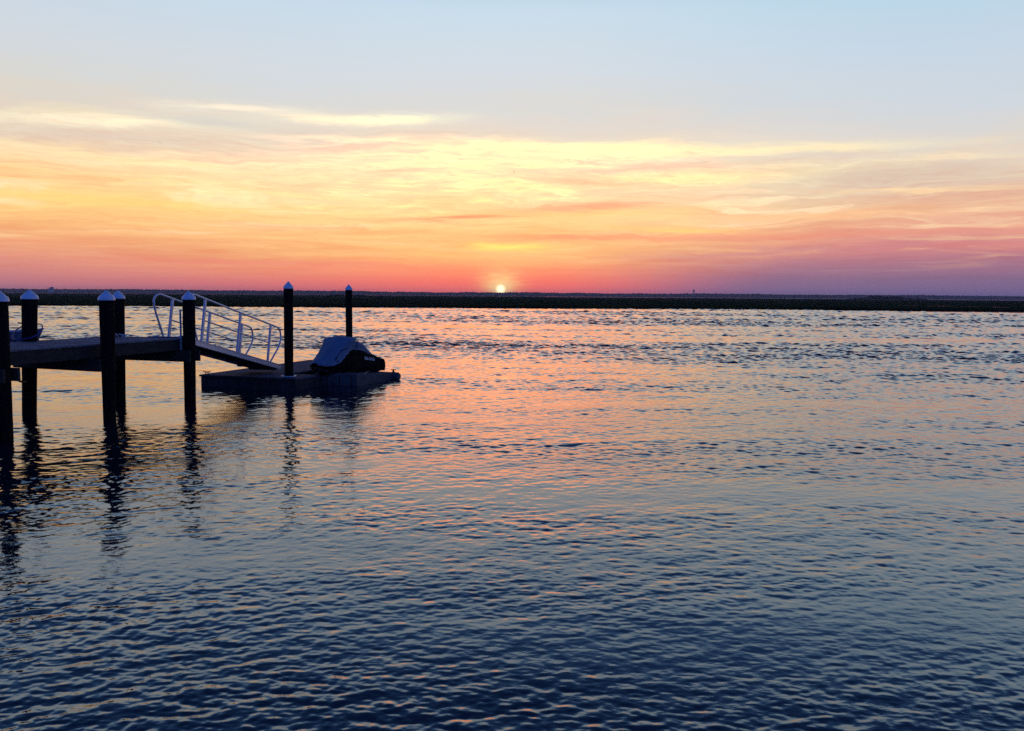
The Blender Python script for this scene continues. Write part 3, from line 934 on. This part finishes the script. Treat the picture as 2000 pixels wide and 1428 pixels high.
# concrete-filled pontoons below, deck slabs above with joints
slots = [(0, 3.32, 0, 1.10), (0, 2.32, 1.106, 2.35), (0, 2.32, 2.356, 3.6), (0, 2.32, 3.606, 4.85), (0, 2.32, 4.856, 6.2)]
for s_ in slots:
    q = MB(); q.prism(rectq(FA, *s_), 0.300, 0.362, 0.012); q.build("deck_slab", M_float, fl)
q = MB()
for (a0, a1, b0, b1) in slots:
    q.prism(rectq(FA, a0 + .03, a1 - .03, b0 + .03, b1 - .03), -0.32, 0.299, 0.02)
q.prism(rectq(FA, 2.36, 3.28, 1.13, 1.52), -0.3, 0.33, 0.03)  # added filler block, closes the gap to the port so no glint shows
# shallow ribs on the visible face
for k in range(9):
    c = FA + nf * (0.25 + 0.36 * k) + uf * 0.028; c.z = 0.14
    q.obox(c, nf, uf, zz, 0.012, 0.006, 0.15)
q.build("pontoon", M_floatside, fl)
q = MB(); q.obox(FA + nf * 1.66 + uf * (-0.012) + zz * 0.33, nf, uf, zz, 1.66, 0.02, 0.022, 0.006); q.build("rub_strip", M_floatside, fl)
(cx, cy) = (-6.555, 24.12)
q = MB(); pts = [(cx + 0.20 * cos(w * 2 * pi / 24), cy + 0.20 * sin(w * 2 * pi / 24), 0.395) for w in range(25)]; q.tube(pts, 0.022, 8, False)
q.build("piling_hoop", M_trim, fl)
c3 = FA + nf * 0.16 + uf * 0.14
c3e = empty("dock_cleat", (c3.x, c3.y, 0.362)); tag(c3e, "small black cleat on the left corner of the floating dock beside the piling", "cleat")
cleat(c3e, c3.x, c3.y, 0.362, nf, 1.1, M_black)

# ------------------------------------------------------------------ drive-on jet ski port
up_ = Vector((0.385, 0.923, 0)); np_ = Vector((0.923, -0.385, 0))
BW = Vector((-6.00, 24.95, 0))        # under the bow
Q1 = Vector((-4.78, 25.16, 0))
pt = empty("jet_ski_port", (Q1.x, Q1.y, 0), atan2(up_.y, up_.x))
tag(pt, "grey ribbed plastic drive-on port the covered jet ski sits on", "floating dock")
Q0 = Vector((-6.02, 25.42, 0))
fd = (Q1 - Q0).normalized(); FWD = (Q1 - Q0).length
def fq(a0, a1, b0, b1): return [tuple((Q0 + fd * a + up_ * b)[:2]) for a, b in ((a0, b0), (a1, b0), (a1, b1), (a0, b1))]
for a0, a1 in ((0, 0.28), (0.335, 0.70), (0.735, FWD - 0.17)):
    q = MB(); q.prism(fq(a0, a1, 0, 0.42), -0.1, 0.372, 0.03); q.build("front_block", M_port, pt)
q = MB(); q.prism(fq(FWD - 0.135, FWD + .02, 0.0, 0.42), -0.1, 0.378, 0.035); q.build("corner_block", M_port, pt)
# near side rail of narrow ribs stepping down to the stern
q = MB()
nr = 15
for i in range(nr):
    b0 = 0.43 + i * 0.117
    top = 0.31 - 0.075 * i / nr
    p_ = [tuple((Q1 + up_ * b + np_ * a)[:2]) for a, b in ((-0.42, b0), (0.012, b0), (0.012, b0 + 0.109), (-0.42, b0 + 0.109))]
    q.prism(p_, -0.12, top, 0.012)
q.build("ribbed_side_rail", M_port, pt)
q = MB()
p_ = [tuple((Q1 + up_ * b + np_ * a)[:2]) for a, b in ((-1.9, 0.45), (-1.45, 0.45), (-1.45, 2.2), (-1.9, 2.2))]
q.prism(p_, -0.12, 0.27, 0.03); q.build("far_side_rail", M_port, pt)
q = MB()
p_ = [tuple((Q1 + up_ * b + np_ * a)[:2]) for a, b in ((-1.44, 0.45), (-0.43, 0.45), (-0.43, 2.2), (-1.44, 2.2))]
q.prism(p_, -0.15, 0.10, 0.03); q.build("cradle_floor", M_port, pt)
# stern pontoon roller, strap and cleat
s0 = Q1 + up_ * 2.26
q = MB(); q.tube([s0 - np_ * 1.95 + zz * 0.10, s0 - np_ * 1.93 + zz * 0.10, s0 + np_ * 0.14 + zz * 0.10, s0 + np_ * 0.20 + zz * 0.10], [0.10, 0.14, 0.14, 0.10], 18); q.build("stern_roller", M_port, pt)
q = MB(); pts = [s0 - np_ * 0.03 + up_ * (0.155 * cos(w * 2 * pi / 18)) + zz * (0.10 + 0.155 * sin(w * 2 * pi / 18)) for w in range(19)]
q.tube(pts, 0.022, 6, False); q.obox(s0 - np_ * 0.03 + zz * 0.27, up_, np_, zz, 0.02, 0.02, 0.05); q.obox(s0 - np_ * 0.03 + zz * 0.325, np_, up_, zz, 0.09, 0.015, 0.012)
q.build("strap", M_black, pt)

# ------------------------------------------------------------------ covered jet ski
js = empty("jet_ski", (BW.x, BW.y, 0.1), atan2(up_.y, up_.x))
tag(js, "jet ski under a fitted cover, grey on top and black below, bow towards the pier", "jet ski")
ST = [
    (0.00, [(.04, .60), (.09, .63), (.13, .66), (.11, .69), (.06, .71), (0, .72)]),
    (0.14, [(.20, .53), (.25, .59), (.27, .62), (.24, .70), (.14, .76), (0, .79)]),
    (0.35, [(.36, .46), (.42, .55), (.44, .62), (.36, .72), (.20, .82), (0, .86)]),
    (0.65, [(.48, .42), (.53, .55), (.50, .70), (.42, .86), (.27, 1.00), (0, 1.05)]),
    (0.95, [(.54, .38), (.58, .54), (.49, .88), (.44, 1.08), (.33, 1.23), (0, 1.28)]),
    (1.22, [(.56, .38), (.60, .55), (.50, 1.04), (.53, 1.28), (.49, 1.40), (0, 1.46)]),
    (1.42, [(.56, .38), (.60, .55), (.50, 1.08), (.54, 1.32), (.51, 1.43), (0, 1.47)]),
    (1.50, [(.56, .38), (.60, .55), (.46, 1.08), (.51, 1.30), (.49, 1.41), (0, 1.45)]),
    (1.60, [(.56, .37), (.59, .54), (.34, 1.02), (.28, 1.07), (.20, 1.10), (0, 1.11)]),
    (1.80, [(.56, .35), (.59, .52), (.35, 1.02), (.34, 1.17), (.23, 1.26), (0, 1.28)]),
    (2.10, [(.55, .33), (.58, .51), (.36, .98), (.35, 1.15), (.24, 1.26), (0, 1.29)]),
    (2.35, [(.55, .31), (.57, .50), (.35, .91), (.33, 1.06), (.22, 1.17), (0, 1.20)]),
    (2.60, [(.54, .30), (.56, .49), (.33, .84), (.28, .95), (.18, 1.02), (0, 1.04)]),
    (2.75, [(.53, .29), (.55, .49), (.36, .77), (.28, .85), (.16, .90), (0, .92)]),
    (3.00, [(.51, .27), (.53, .48), (.45, .67), (.34, .73), (.18, .77), (0, .78)]),
    (3.24, [(.50, .25), (.52, .47), (.48, .62), (.34, .66), (.17, .67), (0, .68)]),
]


def cat(p0, p1, p2, p3, t):
    return 0.5 * ((2 * p1) + (-p0 + p2) * t + (2 * p0 - 5 * p1 + 4 * p2 - p3) * t * t + (-p0 + 3 * p1 - 3 * p2 + p3) * t ** 3)


def jp(s_, w_, z_): return BW + up_ * s_ + np_ * w_ + zz * z_


ss = [s for s, _ in ST]; K = 6
fine_s = []
for i in range(len(ss) - 1):
    for k in range(4): fine_s.append(ss[i] + (ss[i + 1] - ss[i]) * k / 4)
fine_s.append(ss[-1])
rows = []
for s_ in fine_s:
    i = max(j for j in range(len(ss)) if ss[j] <= s_ + 1e-9); i = min(i, len(ss) - 2)
    t = (s_ - ss[i]) / (ss[i + 1] - ss[i])
    A0, A1, A2, A3 = ST[max(i - 1, 0)][1], ST[i][1], ST[i + 1][1], ST[min(i + 2, len(ss) - 1)][1]
    rows.append([(A1[k][0] + (A2[k][0] - A1[k][0]) * t * t * (3 - 2 * t) if i in (0,) else cat(A0[k][0], A1[k][0], A2[k][0], A3[k][0], t) * .5 + (A1[k][0] * (1 - t) + A2[k][0] * t) * .5,
                  cat(A0[k][1], A1[k][1], A2[k][1], A3[k][1], t) * .5 + (A1[k][1] * (1 - t) + A2[k][1] * t) * .5) for k in range(K)])
SUB = 3
prof_rows = []
for row in rows:
    pr = []
    for k in range(K - 1):
        for j in range(SUB):
            t = j / SUB; a, b_ = row[k], row[k + 1]; p, n__ = row[max(k - 1, 0)], row[min(k + 2, K - 1)]
            pr.append((cat(p[0], a[0], b_[0], n__[0], t) * .6 + .4 * (a[0] * (1 - t) + b_[0] * t), cat(p[1], a[1], b_[1], n__[1], t) * .6 + .4 * (a[1] * (1 - t) + b_[1] * t)))
    pr.append(row[-1]); prof_rows.append(pr)
NB = 2 * SUB          # index of the seam between black skirt and grey top
PN = len(prof_rows[0])
rw = random.Random(21)


def cover_band(k0, k1, i0, i1, side, out):
    """one side of the loft between profile indices"""
    base = len(out.v); nn_ = k1 - k0 + 1
    for i in range(i0, i1 + 1):
        for k in range(k0, k1 + 1):
            w_, z_ = prof_rows[i][k]
            s_ = fine_s[i]
            wr = 0.016 * sin(9 * s_ + 5 * z_ * 3) * sin(13 * z_ + 4 * s_) + 0.008 * sin(31 * s_ + 7 * z_)
            wr *= min(1, w_ / .2)
            out.v.append(tuple(jp(s_, side * max(0.0, w_ + wr), z_ + (0.006 * sin(17 * s_ + side) * sin(25 * w_) if k > 2 else 0))))
    for i in range(i1 - i0):
        for k in range(nn_ - 1):
            a = base + i * nn_ + k
            f = [a, a + nn_, a + nn_ + 1, a + 1]
            out.f.append(f if side > 0 else f[::-1]); out.sm.append(True)


nS = len(fine_s)
i_end = max(i for i in range(nS) if fine_s[i] <= 2.68)
blk, gry = MB(), MB()
for sd in (1, -1):
    cover_band(0, NB, 0, nS - 1, sd, blk)
    cover_band(NB, PN - 1, 0, i_end, sd, gry)
    cover_band(NB, PN - 1, i_end, nS - 1, sd, blk)
    # hem turned in below and stern flap
    b = len(blk.v)
    for i in range(nS):
        w_, z_ = prof_rows[i][0]; blk.v.append(tuple(jp(fine_s[i], sd * w_, z_))); blk.v.append(tuple(jp(fine_s[i], sd * max(0, w_ - .05), z_ + .01)))
    for i in range(nS - 1):
        f = [b + 2 * i, b + 2 * i + 1, b + 2 * i + 3, b + 2 * i + 2]; blk.f.append(f if sd > 0 else f[::-1]); blk.sm.append(False)
last = prof_rows[-1]
poly3 = [jp(fine_s[-1], w_, z_) for w_, z_ in last] + [jp(fine_s[-1], -w_, z_) for w_, z_ in last[::-1][1:]]
blk.add(poly3, [list(range(len(poly3)))])
blk.build("cover_skirt", M_coverb, js)
gry.build("cover_top", M_coverp, js)
# windscreen lip at the back of the raised front
q = MB()
pts = [jp(1.535, sd_ * w_, z_) for sd_, w_, z_ in ((1, .50, 1.10), (1, .53, 1.25), (1, .52, 1.36), (1, .50, 1.415), (1, .25, 1.445), (1, 0, 1.452), (-1, .25, 1.445), (-1, .50, 1.415), (-1, .52, 1.36), (-1, .53, 1.25), (-1, .50, 1.10))]
q.tube(pts, 0.014, 6); q.build("cover_hem", M_coverb, js)
# zip arc and small emblem on the grey front (right-hand side of the hood)
def side_pt(s_, kf):
    i = min(range(nS), key=lambda j: abs(fine_s[j] - s_)); k0 = int(kf); t = kf - k0
    a, b_ = prof_rows[i][k0], prof_rows[i][min(k0 + 1, PN - 1)]
    return a[0] * (1 - t) + b_[0] * t, a[1] * (1 - t) + b_[1] * t
q = MB(); pts = []
for i in range(13):
    t = i / 12; s_ = 0.50 + 0.52 * t
    w_, z_ = side_pt(s_, 3 * SUB - 0.3 + 1.3 * (1 - abs(2 * t - 1) ** 2))
    pts.append(jp(s_, w_ + 0.012, z_ + 0.004))
q.tube(pts, 0.011, 6); q.build("cover_zip", M_coverb, js)
q = MB(); w_, z_ = side_pt(0.56, 3 * SUB - 1.6); c = jp(0.56, w_ + 0.012, z_)
q.tube([c - up_ * .03 - zz * .02, c, c + up_ * .035 + zz * .025], [0.004, 0.02, 0.006], 6); q.build("cover_emblem", M_coverb, js)
# hull
HS = [(0.06, .05, .50, .60), (0.30, .26, .34, .50), (0.70, .40, .20, .46), (1.3, .48, .13, .44), (2.2, .50, .12, .42), (3.0, .48, .13, .40), (3.16, .46, .15, .39)]
q = MB(); vs = []; fs = []
for (s_, w_, zb, zt) in HS:
    zc = zb + (zt - zb) * .45
    for (ww, z_) in ((w_ * 1.02, zt), (w_ * 1.04, zt - .06), (w_ * .92, zc), (w_ * .5, zb + .04), (0, zb), (-w_ * .5, zb + .04), (-w_ * .92, zc), (-w_ * 1.04, zt - .06), (-w_ * 1.02, zt)):
        vs.append(jp(s_, ww, z_))
for i in range(len(HS) - 1):
    for k in range(8):
        a = i * 9 + k; fs.append([a, a + 1, a + 10, a + 9])
fs.append(list(range(9))); fs.append([(len(HS) - 1) * 9 + k for k in range(9)][::-1])
q.add(vs, fs); q.build("hull", M_hull, js)
q = MB(); q.tube([jp(2.15, .505, .31), jp(2.5, .515, .315), jp(2.95, .505, .325)], [0.008, 0.016, 0.010], 8); q.build("sponson", M_trim, js)
q = MB(); q.tube([jp(1.75, .50, .25), jp(2.05, .505, .27), jp(2.3, .50, .29)], [0.006, 0.012, 0.006], 8); q.build("hull_strip", M_trim, js)
q = MB(); q.obox(jp(3.25, 0.38, .46), up_, np_, zz, 0.006, 0.05, 0.11, 0.002); q.build("stern_plate", M_trim, js)
q = MB(); q.tube([jp(0.12, 0.10, .50), jp(0.04, 0.06, .42), jp(0.02, 0.03, .33)], 0.010, 6); q.build("bow_eye", M_hull, js)
# lettering on the right flank of the cover
cu = bpy.data.curves.new("lettering", 'FONT'); cu.body = "SEA-DOO"; cu.size = 0.15; cu.extrude = 0.002; cu.align_x = 'CENTER'; cu.align_y = 'CENTER'; cu.shear = 0.25; cu.offset = 0.003
tmp = bpy.data.objects.new("lettering", cu); C.objects.link(tmp)
bpy.context.view_layer.update()
me = bpy.data.meshes.new_from_object(tmp)
C.objects.unlink(tmp); bpy.data.objects.remove(tmp)
me.name = "lettering"; me.materials.clear(); me.materials.append(M_letter)
w_, z_ = side_pt(2.3, 1.45 * SUB); cpos = jp(2.3, w_, z_)
w2, z2 = side_pt(2.3, 1.9 * SUB); w3, z3 = side_pt(2.3, 1.0 * SUB)
upv = (jp(2.3, w2, z2) - jp(2.3, w3, z3)).normalized()
wa, za = side_pt(2.05, 1.45 * SUB); wb, zb = side_pt(2.55, 1.45 * SUB)
xv = (jp(2.55, wb, zb) - jp(2.05, wa, za)).normalized()
nv = xv.cross(upv).normalized(); upv = nv.cross(xv)
if nv.dot(np_) < 0: nv = -nv
mt3 = Matrix((xv, upv, nv)).transposed().to_4x4(); mt3.translation = cpos + nv * 0.018
me.transform(parent_inv(js) @ mt3)
lo = bpy.data.objects.new("lettering", me); C.objects.link(lo); lo.parent = js

# ------------------------------------------------------------------ skiff beyond the pier
bt = empty("skiff", (-29.6, 47.3, 0), radians(14))
tag(bt, "small grey open skiff afloat behind the left end of the pier", "boat")
def bl(x, y, z): return world_mat(bt) @ Vector((x, y, z))
q = MB(); BS = [(-2.3, .72, .50), (-1.2, .78, .50), (0.2, .78, .52), (1.3, .62, .56), (2.0, .34, .62), (2.45, .03, .68)]
vs = []; fs = []
for x_, w_, zt in BS:
    for ww, z_ in ((w_, zt), (w_ * .92, .18), (w_ * .5, -.12), (0, -.18), (-w_ * .5, -.12), (-w_ * .92, .18), (-w_, zt), (-w_ + min(.04, w_), zt), (-w_ * .85, .12), (w_ * .85, .12), (w_ - min(.04, w_), zt)):
        vs.append(bl(x_ - (0.25 if z_ < 0.2 and x_ > 2 else 0), ww, z_))
for i in range(len(BS) - 1):
    for k in range(11):
        a = i * 11 + k; b_ = i * 11 + (k + 1) % 11; fs.append([a, b_, b_ + 11, a + 11])
fs.append(list(range(11))); fs.append([(len(BS) - 1) * 11 + k for k in range(11)][::-1])
q.add(vs, fs); q.build("hull", M_boat, bt)
q = MB()
for sd in (1, -1): q.tube([bl(x_, sd * w_, zt + .01) for x_, w_, zt in BS], 0.045, 8)
q.build("gunwale", M_boatin, bt)
for x_ in (-1.0, 0.5):
    q = MB(); q.obox(bl(x_, 0, .40), (cos(radians(14)), sin(radians(14)), 0), (-sin(radians(14)), cos(radians(14)), 0), (0, 0, 1), .14, .66, .02); q.build("bench", M_boatin, bt)

# ------------------------------------------------------------------ birds
def bird(x, y, z, rz, bank, span, label):
    o = empty("bird", (x, y, z), rz); tag(o, label, "bird", "birds in the sky")
    q = MB(); M_ = world_mat(o) @ Matrix.Rotation(bank, 4, 'Y')
    def P_(a, b, c): return M_ @ Vector((a, b, c))
    k = span / 2
    q.tube([P_(0, -.34 * k, .0), P_(0, -.18 * k, 0), P_(0, .05 * k, 0), P_(0, .26 * k, .02 * k), P_(0, .36 * k, .03 * k), P_(0, .44 * k, .02 * k)], [.02 * k, .06 * k, .10 * k, .07 * k, .055 * k, .01 * k], 8)
    for sd in (1, -1):
        up2 = [(0.04, .12, .03), (.40, .18, .16), (.72, .05, .14), (1.0, -.18, .06), (.70, -.10, .13), (.38, -.06, .15), (.04, -.12, .02)]
        tv = [P_(sd * a * k, b * k, c * k) for a, b, c in up2]; bv = [p - Vector((0, 0, .015 * k)) for p in tv]
        n7 = 7
        q.add(tv + bv, [list(range(n7)), list(range(n7, 2 * n7))[::-1]] + [[i, (i + 1) % n7, n7 + (i + 1) % n7, n7 + i] for i in range(n7)])
    q.add([P_(-.02 * k, -.30 * k, 0), P_(.02 * k, -.30 * k, 0), P_(.07 * k, -.48 * k, 0), P_(-.07 * k, -.48 * k, 0), P_(-.02 * k, -.30 * k, .01 * k), P_(.02 * k, -.30 * k, .01 * k), P_(.07 * k, -.48 * k, .01 * k), P_(-.07 * k, -.48 * k, .01 * k)],
          [[3, 2, 1, 0], [4, 5, 6, 7], [0, 1, 5, 4], [1, 2, 6, 5], [2, 3, 7, 6], [3, 0, 4, 7]])
    q.build("body", M_bird, o)


bird(-50.5, 120, 24.2, radians(20), radians(50), 0.62, "tiny dark bird high above the left part of the marsh")
bird(0.1, 140, 23.4, radians(-60), radians(65), 0.55, "tiny bird in the yellow sky above the sun")

# ------------------------------------------------------------------ haze
hz = MB(); hz.obox((0, 3100, 20), (1, 0, 0), (0, 1, 0), (0, 0, 1), 5200, 3900, 24)
hm = bpy.data.materials.new("haze"); hm.use_nodes = True
t = hm.node_tree; t.nodes.clear()
pv = t.nodes.new("ShaderNodeVolumePrincipled"); pv.inputs["Color"].default_value = (0.55, 0.64, 0.95, 1)
pv.inputs["Density"].default_value = 0.00009; pv.inputs["Anisotropy"].default_value = 0.35
om = t.nodes.new("ShaderNodeOutputMaterial"); t.links.new(pv.outputs[0], om.inputs["Volume"])
hm.cycles.homogeneous_volume = True
ho_ = hz.build("haze", hm); tag(ho_, "thin evening haze over the river and marsh", "haze", kind="stuff")
